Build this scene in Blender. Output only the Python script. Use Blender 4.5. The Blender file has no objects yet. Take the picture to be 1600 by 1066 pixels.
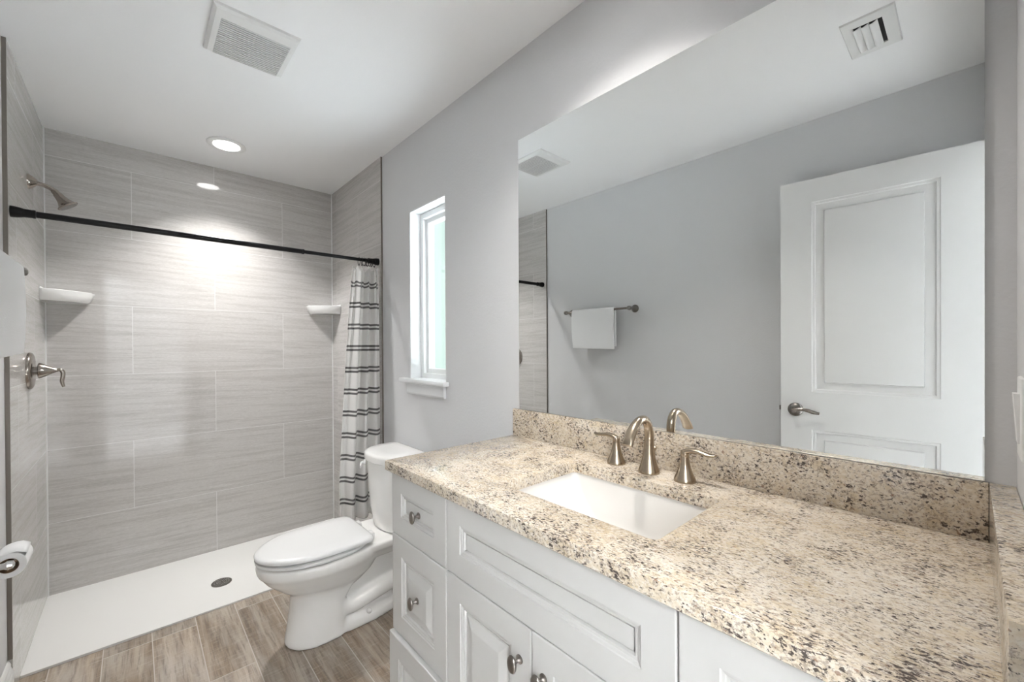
import bpy, bmesh, math, random
from mathutils import Vector, Matrix
random.seed(7)
S = bpy.context.scene
COL = S.collection
PI = math.pi

# ------------------------------------------------------------------ room numbers
XL, XR, YB, H = -0.342, 1.112, 3.217, 2.44      # tile face left, right wall, back wall, ceiling
XLW = -0.354                                    # painted left wall
YF = -0.054                                     # front wall (the doorway is in it)
ZC = 0.9476                                     # counter top
CAM_H = 1.2951

# ------------------------------------------------------------------ camera
cd = bpy.data.cameras.new('camera'); cam = bpy.data.objects.new('camera', cd); COL.objects.link(cam)
f_px, yaw, pitch, roll = 649.607, 0.7372, -0.0047, -0.0053
fw = Vector((math.sin(yaw)*math.cos(pitch), math.cos(yaw)*math.cos(pitch), math.sin(pitch)))
rt = Vector((math.cos(yaw), -math.sin(yaw), 0)); up = rt.cross(fw)
r2 = rt*math.cos(roll)+up*math.sin(roll); u2 = -rt*math.sin(roll)+up*math.cos(roll)
M = Matrix((r2, u2, -fw)).transposed().to_4x4(); M.translation = (0, 0, CAM_H)
cam.matrix_world = M
cd.sensor_width = 36; cd.sensor_fit = 'HORIZONTAL'; cd.lens = f_px/1600*36
cd.shift_y = 11.4255/1600
cd.clip_start = 0.01
S.camera = cam

# ------------------------------------------------------------------ light and exposure
S.view_settings.view_transform = 'Standard'; S.view_settings.look = 'None'
S.view_settings.exposure = 1.72; S.view_settings.gamma = 1.0; S.view_settings.use_curve_mapping = False
w = bpy.data.worlds.new('sky'); S.world = w; w.use_nodes = True
bg = w.node_tree.nodes['Background']; bg.inputs[0].default_value = (0.80, 0.96, 0.905, 1); bg.inputs[1].default_value = 0.34
CAN_SHOWER, CAN_VANITY, FILL_UP, FILL_DOWN, SUN = 3.8, 1.85, 55.0, 8.0, 22.0
def area(name, loc, power, size, spread, color=(1, 1, 1), rot=(0, 0, 0)):
    l = bpy.data.lights.new(name, 'AREA'); l.shape = 'DISK'; l.size = size; l.energy = power
    l.spread = math.radians(spread); l.color = color
    o = bpy.data.objects.new(name, l); COL.objects.link(o); o.location = loc; o.rotation_euler = rot
    return o
area('shower_light', (0.393, 2.82, H-0.012), CAN_SHOWER, 0.125, 104, (1, 0.985, 0.96))
area('vanity_light', (0.727, 0.715, H-0.012), CAN_VANITY, 0.125, 112, (1, 0.955, 0.90))
# added sun outside the window: lights unseen bounce paving that brightens the ceiling
_s = bpy.data.lights.new('sun', 'SUN'); _s.energy = SUN; _s.angle = math.radians(.5); _s.color = (1, .99, .97)
_so = bpy.data.objects.new('sun', _s); COL.objects.link(_so); _so.rotation_euler = (math.radians(-32), 0, 0)
# fill uplighter added unseen behind the doorway; its light bounces off that room's ceiling
area('floor_lamp_light', (-1.25, -1.9, 1.74), FILL_UP, 0.30, 170, (0.93, 0.97, 1.0), (PI, 0, 0))
area('room_downlight', (0.15, -1.35, H-0.012), FILL_DOWN, 0.18, 75, (0.93, 0.97, 1.0))  # downlight added out of view as extra fill through the doorway

# ------------------------------------------------------------------ materials
def mat(name, base=(.8, .8, .8), rough=.5, metal=0., coat=0., spec=.5):
    m = bpy.data.materials.new(name); m.use_nodes = True
    b = m.node_tree.nodes['Principled BSDF']
    b.inputs['Base Color'].default_value = (*base, 1); b.inputs['Roughness'].default_value = rough
    b.inputs['Metallic'].default_value = metal; b.inputs['Coat Weight'].default_value = coat
    b.inputs['Specular IOR Level'].default_value = spec
    return m
class NT:
    def __init__(s, m): s.t = m.node_tree; s.b = s.t.nodes['Principled BSDF']
    def n(s, typ, **kw):
        k = s.t.nodes.new(typ)
        for a, v in kw.items():
            if a.startswith('i_'): k.inputs[a[2:].replace('_', ' ')].default_value = v
            else: setattr(k, a, v)
        return k
    def l(s, a, b): s.t.links.new(a, b)
    def math(s, op, a, b=None, clamp=False):
        k = s.t.nodes.new('ShaderNodeMath'); k.operation = op; k.use_clamp = clamp
        for i, v in enumerate((a, b)):
            if v is None: continue
            if isinstance(v, (int, float)): k.inputs[i].default_value = v
            else: s.l(v, k.inputs[i])
        return k.outputs[0]
    def mix(s, fac, a, b, blend='MIX'):
        k = s.t.nodes.new('ShaderNodeMix'); k.data_type = 'RGBA'; k.blend_type = blend
        for i, v in ((0, fac), (6, a), (7, b)):
            if isinstance(v, (int, float)): k.inputs[i].default_value = v
            elif isinstance(v, tuple): k.inputs[i].default_value = (*v, 1)
            else: s.l(v, k.inputs[i])
        return k.outputs[2]
    def ramp(s, v, stops):
        k = s.t.nodes.new('ShaderNodeValToRGB'); e = k.color_ramp.elements
        while len(e) < len(stops): e.new(.5)
        for q, (p, c) in zip(e, stops): q.position = p; q.color = (*c, 1) if len(c) == 3 else c
        s.l(v, k.inputs[0]); return k.outputs[0]
    def coord(s, scale=(1, 1, 1), loc=(0, 0, 0), rot=(0, 0, 0), out='Object'):
        t = s.t.nodes.new('ShaderNodeTexCoord'); m = s.t.nodes.new('ShaderNodeMapping')
        m.inputs['Scale'].default_value = scale; m.inputs['Location'].default_value = loc; m.inputs['Rotation'].default_value = rot
        s.l(t.outputs[out], m.inputs[0]); return m.outputs[0]
    def noise(s, vec, scale, detail=4, rough=.55, dist=0.):
        k = s.n('ShaderNodeTexNoise'); k.inputs['Scale'].default_value = scale; k.inputs['Detail'].default_value = detail
        k.inputs['Roughness'].default_value = rough; k.inputs['Distortion'].default_value = dist
        s.l(vec, k.inputs['Vector']); return k.outputs['Fac']
    def bump(s, h, strength, dist=.001):
        k = s.n('ShaderNodeBump'); k.inputs['Strength'].default_value = strength; k.inputs['Distance'].default_value = dist
        s.l(h, k.inputs['Height']); s.l(k.outputs[0], s.b.inputs['Normal'])

def paint(name, base, rough=.55, bump=.25, scale=140):
    m = mat(name, base, rough); t = NT(m)
    t.bump(t.noise(t.coord(), scale, 2, .5), bump, .002); return m
M_WALL = paint('grey_wall_paint', (.66, .66, .668), .5, .35, 110)
M_CEIL = paint('white_ceiling_paint', (.92, .92, .925), .6, .12, 120)
M_HALL = paint('hall_paint', (.84, .84, .84), .6)
M_TRIM = mat('white_trim_paint', (.69, .685, .675), .35)
M_JAMB = mat('white_jamb_paint', (.80, .81, .82), .4)
M_CAB = mat('white_cabinet_paint', (.59, .578, .56), .32)
M_PORC = mat('white_porcelain', (.89, .88, .86), .08, coat=.3)
M_SEAT = mat('white_seat_plastic', (.78, .78, .775), .18)
M_SINK = mat('sink_ceramic', (.76, .735, .70), .1, coat=.3)
M_SHELF = mat('shelf_ceramic', (.82, .82, .81), .12)
M_PLAST = mat('white_plastic', (.80, .80, .79), .35)
M_BLACK = mat('black_metal', (.012, .012, .013), .32, .6)
M_STRIP = mat('bronze_edge_strip', (.23, .205, .18), .4, .7)
M_CAULK = mat('white_caulk', (.78, .78, .77), .6)
M_DARK = mat('dark_void', (.03, .03, .03), .8)
M_CHROME = mat('chrome', (.82, .82, .82), .08, 1.)
M_CARD = mat('cardboard', (.30, .19, .11), .8)
M_PAPER = mat('tissue_paper', (.86, .86, .86), .9)
M_VINYL = mat('window_vinyl', (.84, .85, .85), .35)
M_KNOB = mat('satin_nickel_knob', (.27, .245, .225), .3, 1.)

def brushed(name, base, rough, axis=(1, 1, 40)):
    m = mat(name, base, rough, 1.); t = NT(m)
    n = t.noise(t.coord(axis), 60, 3, .6)
    t.l(t.math('ADD', t.math('MULTIPLY', n, .12), rough-.06), t.b.inputs['Roughness']); return m
M_NICK = brushed('brushed_bronze_nickel', (.44, .365, .28), .24, (40, 40, 1))
M_NICK2 = brushed('brushed_nickel', (.33, .295, .262), .19)
M_PEWT = brushed('dark_pewter', (.22, .205, .19), .30)

def granite(name):
    m = mat(name, (.6, .5, .4), .1); t = NT(m); b = t.b
    v = t.coord((1, 1, 1))
    def st(loc, sc=(1.35, .8, 1.0), rot=(.35, .2, .45)): return t.coord(sc, loc, rot)
    big = t.noise(v, 7, 4, .6, .5); mid = t.noise(st((1, 2, 3)), 80, 4, .7)
    c = t.ramp(t.math('ADD', t.math('MULTIPLY', big, .5), t.math('MULTIPLY', mid, .5)),
               [(.32, (.47, .37, .25)), (.44, (.61, .51, .38)), (.54, (.69, .605, .49)), (.66, (.77, .71, .62))])
    # pale crystals
    pale = t.ramp(t.noise(st((4, 4, 1)), 150, 4, .65), [(.47, (0, 0, 0)), (.60, (1, 1, 1))])
    c = t.mix(t.math('MULTIPLY', pale, .55), c, (.80, .755, .69))
    # honey patches
    hny = t.ramp(t.noise(st((9, 4, 5)), 20, 3, .6), [(.54, (0, 0, 0)), (.66, (1, 1, 1))])
    c = t.mix(t.math('MULTIPLY', hny, .35), c, (.60, .46, .27))
    # grey brown grains
    cl = t.noise(t.coord((1, 1, 1), (5, 2, 7)), 16, 3, .6)
    g = t.math('ADD', t.noise(st((7, 1, 4)), 185, 5, .74, .2), t.math('MULTIPLY', t.math('SUBTRACT', cl, .5), .25))
    c = t.mix(t.math('MULTIPLY', t.ramp(g, [(.505, (0, 0, 0)), (.585, (1, 1, 1))]), .72), c, (.29, .225, .185))
    # rust flecks
    r = t.ramp(t.noise(st((3, 1, 2)), 105, 3, .6), [(.645, (0, 0, 0)), (.69, (1, 1, 1))])
    c = t.mix(t.math('MULTIPLY', r, .7), c, (.22, .10, .055))
    # dark mica flecks, clustered
    d = t.noise(st((2, 8, 1), (1.45, .72, 1.05), (.35, .2, .45)), 165, 5, .68, .25)
    d = t.math('ADD', d, t.math('MULTIPLY', t.math('SUBTRACT', cl, .5), .30))
    c = t.mix(t.math('MULTIPLY', t.ramp(d, [(.563, (0, 0, 0)), (.602, (1, 1, 1))]), .92), c, (.046, .034, .033))
    t.l(c, b.inputs['Base Color']); return m
M_GRAN = granite('speckled_granite')

def tile(name, axis, x0, flip=False):
    """cut travertine-look porcelain in a half bond; axis = 'X' or 'Y' horizontal coordinate"""
    m = mat(name, (.4, .4, .4), .22); t = NT(m); b = t.b
    tc = t.n('ShaderNodeTexCoord'); sp = t.n('ShaderNodeSeparateXYZ'); t.l(tc.outputs['Object'], sp.inputs[0])
    hx = t.math('ADD', sp.outputs[axis], x0+.774*4); hz = t.math('ADD', sp.outputs['Z'], -.383+.3835*2)
    cb = t.n('ShaderNodeCombineXYZ'); t.l(hx, cb.inputs[0]); t.l(hz, cb.inputs[1])
    br = t.n('ShaderNodeTexBrick'); t.l(cb.outputs[0], br.inputs['Vector']); br.offset = .5; br.offset_frequency = 2
    for k, v in (('Scale', 1.), ('Mortar Size', .0014), ('Mortar Smooth', .2), ('Brick Width', .774), ('Row Height', .3835), ('Bias', 0.)):
        br.inputs[k].default_value = v
    br.inputs['Color1'].default_value = (0, 0, 0, 1); br.inputs['Color2'].default_value = (1, 1, 1, 1); br.inputs['Mortar'].default_value = (.5, .5, .5, 1)
    # per-tile shift of the veining
    sh = t.math('MULTIPLY', br.outputs['Color'], 7.3)
    cv = t.n('ShaderNodeCombineXYZ'); t.l(t.math('MULTIPLY', hx, 2.2), cv.inputs[0])
    t.l(t.math('ADD', t.math('MULTIPLY', hz, 44.), t.math('MULTIPLY', hx, 1.3)), cv.inputs[1]); t.l(sh, cv.inputs[2])
    v1 = t.noise(cv.outputs[0], 1.0, 9, .74, .42)
    cv2 = t.n('ShaderNodeCombineXYZ'); t.l(t.math('MULTIPLY', hx, 60.), cv2.inputs[0]); t.l(t.math('MULTIPLY', hz, 210.), cv2.inputs[1]); t.l(sh, cv2.inputs[2])
    v2 = t.noise(cv2.outputs[0], 1.0, 4, .7)
    f = t.math('ADD', t.math('MULTIPLY', v1, .66), t.math('MULTIPLY', v2, .34))
    c = t.ramp(f, [(.30, (.405, .385, .365)), (.45, (.505, .486, .466)), (.57, (.575, .557, .538)), (.70, (.69, .675, .658))])
    tone = t.mix(br.outputs['Color'], (.97, .97, .97), (1.03, 1.03, 1.03))
    c = t.mix(1., c, tone, 'MULTIPLY')
    vn = t.ramp(t.math('ABSOLUTE', t.math('SUBTRACT', v1, .52)), [(0., (1, 1, 1)), (.016, (0, 0, 0))])
    c = t.mix(t.math('MULTIPLY', vn, .42), c, (.72, .70, .685))
    c = t.mix(br.outputs['Fac'], c, (.74, .73, .72))
    t.l(c, b.inputs['Base Color'])
    t.l(t.math('ADD', t.math('MULTIPLY', v2, .05), .04), b.inputs['Roughness'])
    t.bump(t.math('SUBTRACT', t.math('MULTIPLY', v1, .15), br.outputs['Fac']), .12, .0015)
    return m
M_TILEB = tile('travertine_tile_back', 'X', .394); M_TILEL = tile('travertine_tile_left', 'Y', -.21); M_TILER = tile('travertine_tile_right', 'Y', -.02)

def planks(name):
    m = mat(name, (.3, .25, .2), .42); t = NT(m); b = t.b
    tc = t.n('ShaderNodeTexCoord'); sp = t.n('ShaderNodeSeparateXYZ'); t.l(tc.outputs['Object'], sp.inputs[0])
    px = t.math('ADD', sp.outputs['X'], -.0495+.157*20); py = t.math('ADD', sp.outputs['Y'], .11+6)
    cb = t.n('ShaderNodeCombineXYZ'); t.l(py, cb.inputs[0]); t.l(px, cb.inputs[1])
    br = t.n('ShaderNodeTexBrick'); t.l(cb.outputs[0], br.inputs['Vector']); br.offset = .37; br.offset_frequency = 3
    for k, v in (('Scale', 1.), ('Mortar Size', .0019), ('Mortar Smooth', .1), ('Brick Width', 1.22), ('Row Height', .157)):
        br.inputs[k].default_value = v
    br.inputs['Color1'].default_value = (0, 0, 0, 1); br.inputs['Color2'].default_value = (1, 1, 1, 1); br.inputs['Mortar'].default_value = (.5, .5, .5, 1)
    sh = t.math('MULTIPLY', br.outputs['Color'], 11.)
    def vec(a, c, off=0.):
        cv = t.n('ShaderNodeCombineXYZ'); t.l(t.math('MULTIPLY', py, a), cv.inputs[0]); t.l(t.math('MULTIPLY', px, c), cv.inputs[1]); t.l(t.math('ADD', sh, off), cv.inputs[2]); return cv.outputs[0]
    g1 = t.noise(vec(1.7, 24), 1., 7, .68, .9); g2 = t.noise(vec(7, 90, 3.), 1., 4, .7, .3); pat = t.noise(vec(2.4, 8., 9.), 1., 4, .6)
    saw = t.noise(vec(120, 16, 5.), 1., 3, .6)
    c = t.ramp(g1, [(.28, (.12, .09, .068)), (.43, (.235, .182, .135)), (.55, (.34, .278, .22)), (.70, (.44, .38, .32))])
    c = t.mix(t.ramp(pat, [(.42, (0, 0, 0)), (.68, (.7, .7, .7))]), c, (.44, .415, .385))
    c = t.mix(t.math('MULTIPLY', t.ramp(g2, [(.50, (0, 0, 0)), (.66, (1, 1, 1))]), .62), c, (.13, .105, .085))
    c = t.mix(t.math('MULTIPLY', t.ramp(saw, [(.54, (0, 0, 0)), (.66, (1, 1, 1))]), .30), c, (.50, .46, .41))
    tone = t.ramp(br.outputs['Color'], [(0., (.86, .84, .82)), (.5, (1., .97, .93)), (1., (1.12, 1.1, 1.08))])
    c = t.mix(1., c, tone, 'MULTIPLY')
    c = t.mix(br.outputs['Fac'], c, (.50, .46, .42))
    t.l(c, b.inputs['Base Color'])
    t.bump(t.math('SUBTRACT', t.math('MULTIPLY', g2, .3), br.outputs['Fac']), .3, .0015)
    return m
M_FLOOR = planks('wood_look_plank_tile')

def pan_mat(name):
    m = mat(name, (.70, .692, .675), .3); t = NT(m)
    br = t.n('ShaderNodeTexBrick'); t.l(t.coord((1, 1, 1), rot=(0, 0, PI/4)), br.inputs['Vector'])
    br.offset = 0.
    for k, v in (('Scale', 1.), ('Mortar Size', .002), ('Mortar Smooth', .6), ('Brick Width', .05), ('Row Height', .05)): br.inputs[k].default_value = v
    t.bump(br.outputs['Fac'], -.22, .0015); return m
M_BOUNCE = paint('pale_paving', (.66, .70, .77), .8)
M_PAN = pan_mat('textured_pan_acrylic')

def cloth(name, base):
    m = mat(name, base, .95, spec=.1); t = NT(m)
    t.bump(t.noise(t.coord(), 420, 2, .6), .5, .0025); return m
M_TOWEL = cloth('white_terry', (.86, .86, .865))
def curtain_mat(name):
    m = mat(name, (.8, .8, .8), .9, spec=.1); t = NT(m); b = t.b
    uv = t.n('ShaderNodeTexCoord'); sp = t.n('ShaderNodeSeparateXYZ'); t.l(uv.outputs['UV'], sp.inputs[0])
    z = t.math('MULTIPLY', sp.outputs['Y'], 2.0)                 # height along the cloth in metres
    p = t.math('PINGPONG', t.math('ADD', z, -1.6665+.1255*16), .1255/2)   # distance to the nearest stripe pair centre
    band = t.math('LESS_THAN', t.math('ABSOLUTE', t.math('SUBTRACT', p, .0112)), .0058)
    sc = t.n('ShaderNodeCombineXYZ'); t.l(t.math('MULTIPLY', sp.outputs['X'], 900.), sc.inputs[0]); t.l(t.math('MULTIPLY', sp.outputs['Y'], 1500.), sc.inputs[1])
    wv = t.noise(sc.outputs[0], 1., 2, .5)
    c = t.mix(t.math('MULTIPLY', band, .92), (.92, .91, .895), (.15, .147, .146))
    c = t.mix(1., c, t.ramp(wv, [(.3, (.93, .93, .93)), (.7, (1.04, 1.04, 1.04))]), 'MULTIPLY')
    t.l(c, b.inputs['Base Color'])
    tr = t.n('ShaderNodeBsdfTranslucent'); t.l(c, tr.inputs[0]); mx = t.n('ShaderNodeMixShader'); mx.inputs[0].default_value = .36
    out = [k for k in t.t.nodes if k.type == 'OUTPUT_MATERIAL'][0]
    t.l(b.outputs[0], mx.inputs[1]); t.l(tr.outputs[0], mx.inputs[2]); t.l(mx.outputs[0], out.inputs[0]); return m
M_CURT = curtain_mat('striped_curtain_cloth')

def glass_mat(name):
    m = bpy.data.materials.new(name); m.use_nodes = True; nt = m.node_tree; nt.nodes.clear()
    o = nt.nodes.new('ShaderNodeOutputMaterial'); tr = nt.nodes.new('ShaderNodeBsdfTransparent'); tr.inputs[0].default_value = (.955, .985, .975, 1)
    g = nt.nodes.new('ShaderNodeBsdfGlossy'); g.inputs['Roughness'].default_value = .03
    fr = nt.nodes.new('ShaderNodeValue'); fr.outputs[0].default_value = .06; mx = nt.nodes.new('ShaderNodeMixShader')
    nt.links.new(fr.outputs[0], mx.inputs[0]); nt.links.new(tr.outputs[0], mx.inputs[1]); nt.links.new(g.outputs[0], mx.inputs[2]); nt.links.new(mx.outputs[0], o.inputs[0]); return m
M_GLASS = glass_mat('window_glass')
M_MIRROR = mat('mirror_silver', (.91, .93, .93), .0, 1.)
M_MEDGE = mat('mirror_glass_edge', (.55, .60, .58), .15)
def emit(name, col, st):
    m = mat(name, (.8, .8, .8), .5); b = m.node_tree.nodes['Principled BSDF']
    b.inputs['Emission Color'].default_value = (*col, 1); b.inputs['Emission Strength'].default_value = st; return m
M_LENS = emit('led_lens', (1, .98, .95), 6.)

# ------------------------------------------------------------------ mesh helpers
def world_loc(o):
    v = Vector((0, 0, 0))
    while o is not None: v += o.location; o = o.parent
    return v
def obj(name, bm, m=None, parent=None, origin=None, smooth=None):
    me = bpy.data.meshes.new(name); o = bpy.data.objects.new(name, me); COL.objects.link(o)
    base = world_loc(parent) if parent is not None else Vector((0, 0, 0))
    if origin is not None:
        o.location = Vector(origin)-base; base = Vector(origin)
    bmesh.ops.translate(bm, verts=bm.verts, vec=-base)
    if smooth:
        for f in bm.faces: f.smooth = True
    bm.normal_update(); bm.to_mesh(me); bm.free()
    if smooth: me.set_sharp_from_angle(angle=math.radians(smooth))
    for k in (m if isinstance(m, (list, tuple)) else [m]):
        if k is not None: me.materials.append(k)
    if parent is not None: o.parent = parent
    return o
def tag(o, label, cat, group=None):
    o['label'] = label; o['category'] = cat
    if group: o['group'] = group
    return o
def thing(name, loc, label, cat, group=None):
    o = bpy.data.objects.new(name, None); COL.objects.link(o); o.location = loc; o.empty_display_size = .05
    return tag(o, label, cat, group)
def struct(name, bm, m, parent=None, **k):
    o = obj(name, bm, m, parent, **k)
    if parent is None: o['kind'] = 'structure'
    return o
def new(): return bmesh.new()
def box(bm, a, b, bev=0., seg=2, mi=0):
    c = [(a[i]+b[i])/2 for i in range(3)]; s = [abs(b[i]-a[i]) for i in range(3)]
    r = bmesh.ops.create_cube(bm, size=1, matrix=Matrix.Translation(c) @ Matrix.Diagonal((*s, 1)))
    vs = r['verts']
    fs = list({f for v in vs for f in v.link_faces})
    for f in fs: f.material_index = mi
    if bev: bmesh.ops.bevel(bm, geom=list({e for v in vs for e in v.link_edges}), offset=bev, segments=seg, affect='EDGES', profile=.5, clamp_overlap=True)
    return bm
def frame_from(d):
    d = Vector(d).normalized(); a = Vector((0, 0, 1)) if abs(d.z) < .9 else Vector((1, 0, 0))
    x = d.cross(a).normalized(); return x, d.cross(x).normalized(), d
def loft(bm, rings, cap0=True, cap1=True, closed=True, mi=0):
    vr = [[bm.verts.new(p) for p in r] for r in rings]; n = len(vr[0])
    for a, b in zip(vr[:-1], vr[1:]):
        for i in range(n if closed else n-1):
            j = (i+1) % n; f = bm.faces.new((a[i], a[j], b[j], b[i])); f.material_index = mi
    if cap0: bm.faces.new(list(reversed(vr[0]))).material_index = mi
    if cap1: bm.faces.new(vr[-1]).material_index = mi
    return bm
def lathe(bm, prof, origin, axis=(0, 0, 1), n=32, sx=1., sy=1., cap0=True, cap1=True):
    x, y, d = frame_from(axis); o = Vector(origin)
    rings = [[o+d*h+(x*math.cos(2*PI*i/n)*sx+y*math.sin(2*PI*i/n)*sy)*r for i in range(n)] for r, h in prof]
    return loft(bm, rings, cap0, cap1)
def catmull(pts, k=8):
    P = [Vector(p) for p in pts]; P = [P[0]*2-P[1]]+P+[P[-1]*2-P[-2]]; out = []
    for i in range(1, len(P)-2):
        for j in range(k):
            t = j/k; a, b, c, d = P[i-1:i+3]
            out.append(.5*((2*b)+(c-a)*t+(2*a-5*b+4*c-d)*t*t+(3*b-a-3*c+d)*t*t*t))
    out.append(P[-2]); return out
def tube(bm, pts, radii, n=16, smooth=8, flat=None, side=None):
    """round or flattened tube along a path; flat = list of (wide, thin) half sizes"""
    path = catmull(pts, smooth) if smooth else [Vector(p) for p in pts]
    def interp(lst, t):
        f = t*(len(lst)-1); i = min(int(f), len(lst)-2); q = f-i
        if isinstance(lst[0], (tuple, list)): return tuple(lst[i][k]*(1-q)+lst[i+1][k]*q for k in range(2))
        return lst[i]*(1-q)+lst[i+1]*q
    rings = []; px = None
    for i, p in enumerate(path):
        d = (path[min(i+1, len(path)-1)]-path[max(i-1, 0)]).normalized()
        if side is not None: x = (Vector(side)-d*Vector(side).dot(d)).normalized()
        elif px is None: x = frame_from(d)[0]
        else: x = (px-d*px.dot(d)).normalized()
        px = x; y = d.cross(x); t = i/(len(path)-1)
        a, b = interp(flat, t) if flat else (interp(radii, t),)*2
        rings.append([p+x*math.cos(2*PI*k/n)*a+y*math.sin(2*PI*k/n)*b for k in range(n)])
    return loft(bm, rings)
def sphere(bm, c, r, sc=(1, 1, 1), u=20, v=12):
    bmesh.ops.create_uvsphere(bm, u_segments=u, v_segments=v, radius=r, matrix=Matrix.Translation(c) @ Matrix.Diagonal((*sc, 1))); return bm
def prism(bm, prof, axis, a, b):
    """extrude a 2-D profile (list of pairs) along an axis from a to b; profile spans the other two axes in order"""
    def P(p, t): return {'x': (t, p[0], p[1]), 'y': (p[0], t, p[1]), 'z': (p[0], p[1], t)}[axis]
    loft(bm, [[P(p, a) for p in prof], [P(p, b) for p in prof]])
    bmesh.ops.recalc_face_normals(bm, faces=bm.faces); return bm

# ------------------------------------------------------------------ setting
bm = new(); box(bm, (XLW-.1, YF-.12, -.08), (XR+.15, YB+.1, 0)); struct('floor', bm, M_FLOOR)
bm = new(); box(bm, (XLW-.1, YF-.115, H), (XR+.15, YB+.1, H+.1)); struct('ceiling', bm, M_CEIL)
bm = new(); box(bm, (XLW-.1, YF, 0), (XLW, YB+.1, H)); struct('wall_left', bm, M_WALL)
WY0, WY1, WZ0, WZ1 = 1.697, 2.050, 1.122, 2.030
bm = new(); XO = XR+.15
box(bm, (XR, YF-.11, 0), (XO, WY0, H)); box(bm, (XR, WY1, 0), (XO, YB+.1, H))
box(bm, (XR, WY0, 0), (XO, WY1, WZ0)); box(bm, (XR, WY0, WZ1), (XO, WY1, H)); struct('wall_right', bm, M_WALL)
bm = new(); box(bm, (XLW, YB, 0), (XR, YB+.1, H)); struct('wall_back', bm, M_TILEB)
YT = 2.382
bm = new(); box(bm, (XLW, YT, 0), (XL, YB, H)); struct('wall_shower_left', bm, M_TILEL)
bm = new(); box(bm, (XR-.009, YT, 0), (XR, YB, H)); struct('wall_shower_right', bm, M_TILER)
# front wall with the doorway the picture is taken from
DX0, DX1, DZ = -.325, .46, 2.115
bm = new(); box(bm, (XLW-.1, YF-.11, 0), (DX0, YF, H)); box(bm, (DX1, YF-.11, 0), (XR, YF, H)); box(bm, (DX0, YF-.11, DZ), (DX1, YF, H)); struct('wall_front', bm, M_WALL)
# hall beyond
bm = new()
for a, b in (((-1.5, -2.2, -.08), (1.8, YF-.12, 0)), ((-1.6, -2.2, 0), (-1.5, YF-.11, H)), ((1.8, -2.2, 0), (1.9, YF-.11, H)), ((-1.6, -2.3, 0), (1.9, -2.2, H)), ((-1.6, -2.3, H), (1.9, YF-.115, H+.1)),
             ((-1.5, YF-.115, 0), (XLW-.1, YF-.11, H)), ((XO, YF-.115, 0), (1.8, YF-.11, H))): box(bm, a, b)
struct('wall_hall', bm, M_HALL)
bm = new(); box(bm, (XO+.02, -9, -.35), (9, 15, -.25)); struct('ground', bm, M_BOUNCE)  # unseen paving added to bounce sunlight up through the window
# metal tile edges, caulk lines
bm = new(); box(bm, (XLW, YT-.0015, .148), (XL+.0005, YT, H)); struct('trim_1', bm, M_STRIP)
bm = new(); box(bm, (XR-.0095, YT-.0015, .0), (XR, YT, H)); struct('trim_2', bm, M_STRIP)
bm = new(); box(bm, (XL, YB-.005, .01), (XL+.005, YB, H)); struct('trim_3', bm, M_CAULK)
bm = new(); box(bm, (XR-.0145, YB-.005, .01), (XR-.009, YB, H)); struct('trim_4', bm, M_CAULK)
BBP = lambda x, s: [(x, 0), (x+s*.015, 0), (x+s*.015, .095), (x+s*.012, .103), (x+s*.012, .112), (x+s*.008, .122), (x+s*.008, .132), (x+s*.004, .142), (x, .146)]
bm = new(); prism(bm, BBP(XLW, 1), 'y', YF, YT-.001); struct('baseboard_left', bm, M_TRIM)
bm = new(); prism(bm, BBP(XR, -1), 'y', 1.205, YT-.001); struct('baseboard_right', bm, M_TRIM)
# door casing round the opening (room side), jamb
bm = new()
box(bm, (DX1-.012, YF-.11, 0), (DX1, YF+.001, DZ)); box(bm, (DX0, YF-.11, 0), (DX0+.012, YF+.001, DZ)); box(bm, (DX0, YF-.11, DZ-.012), (DX1, YF+.001, DZ))
struct('trim_5', bm, M_TRIM)

# ------------------------------------------------------------------ window
bm = new(); T = .006
box(bm, (XR+.001, WY1-T, WZ0), (XR+.125, WY1, WZ1)); box(bm, (XR+.001, WY0, WZ0), (XR+.125, WY0+T, WZ1)); box(bm, (XR+.001, WY0+T, WZ1-T), (XR+.125, WY1-T, WZ1))
win = struct('window_1', bm, M_JAMB)
win['label'] = 'narrow recessed window above the toilet'
def ringbox(bm, x0, x1, y0, y1, z0, z1, wd, bev=.003):
    box(bm, (x0, y0, z0), (x1, y0+wd, z1), bev); box(bm, (x0, y1-wd, z0), (x1, y1, z1), bev)
    box(bm, (x0, y0+wd-.002, z0), (x1, y1-wd+.002, z0+wd), bev); box(bm, (x0, y0+wd-.002, z1-wd), (x1, y1-wd+.002, z1), bev)
bm = new(); ringbox(bm, XR+.062, XR+.125, WY0+T, WY1-T, WZ0, WZ1-T, .030); wf = obj('window_frame', bm, M_VINYL, win)
bm = new(); ringbox(bm, XR+.080, XR+.118, WY0+.032, WY1-.032, WZ0+.026, WZ1-.032, .030, .004); sash = obj('sash', bm, M_VINYL, win)
bm = new(); box(bm, (XR+.098, WY0+.058, WZ0+.052), (XR+.102, WY1-.058, WZ1-.058)); obj('pane', bm, M_GLASS, sash)
bm = new(); box(bm, (XR-.036, WY0-.026, WZ0-.018), (XR-.0005, WY1+.066, WZ0+.004), .004, 2); box(bm, (XR-.008, WY0+T, WZ0-.010), (XR+.064, WY1-T, WZ0+.004)); obj('window_sill', bm, M_JAMB, win, smooth=40)
bm = new(); prism(bm, [(XR, 1.043), (XR-.012, 1.043), (XR-.016, 1.052), (XR-.016, 1.088), (XR-.020, 1.1005), (XR, 1.1005)], 'y', WY0+.002, WY1+.012); obj('apron', bm, M_JAMB, win)

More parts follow.
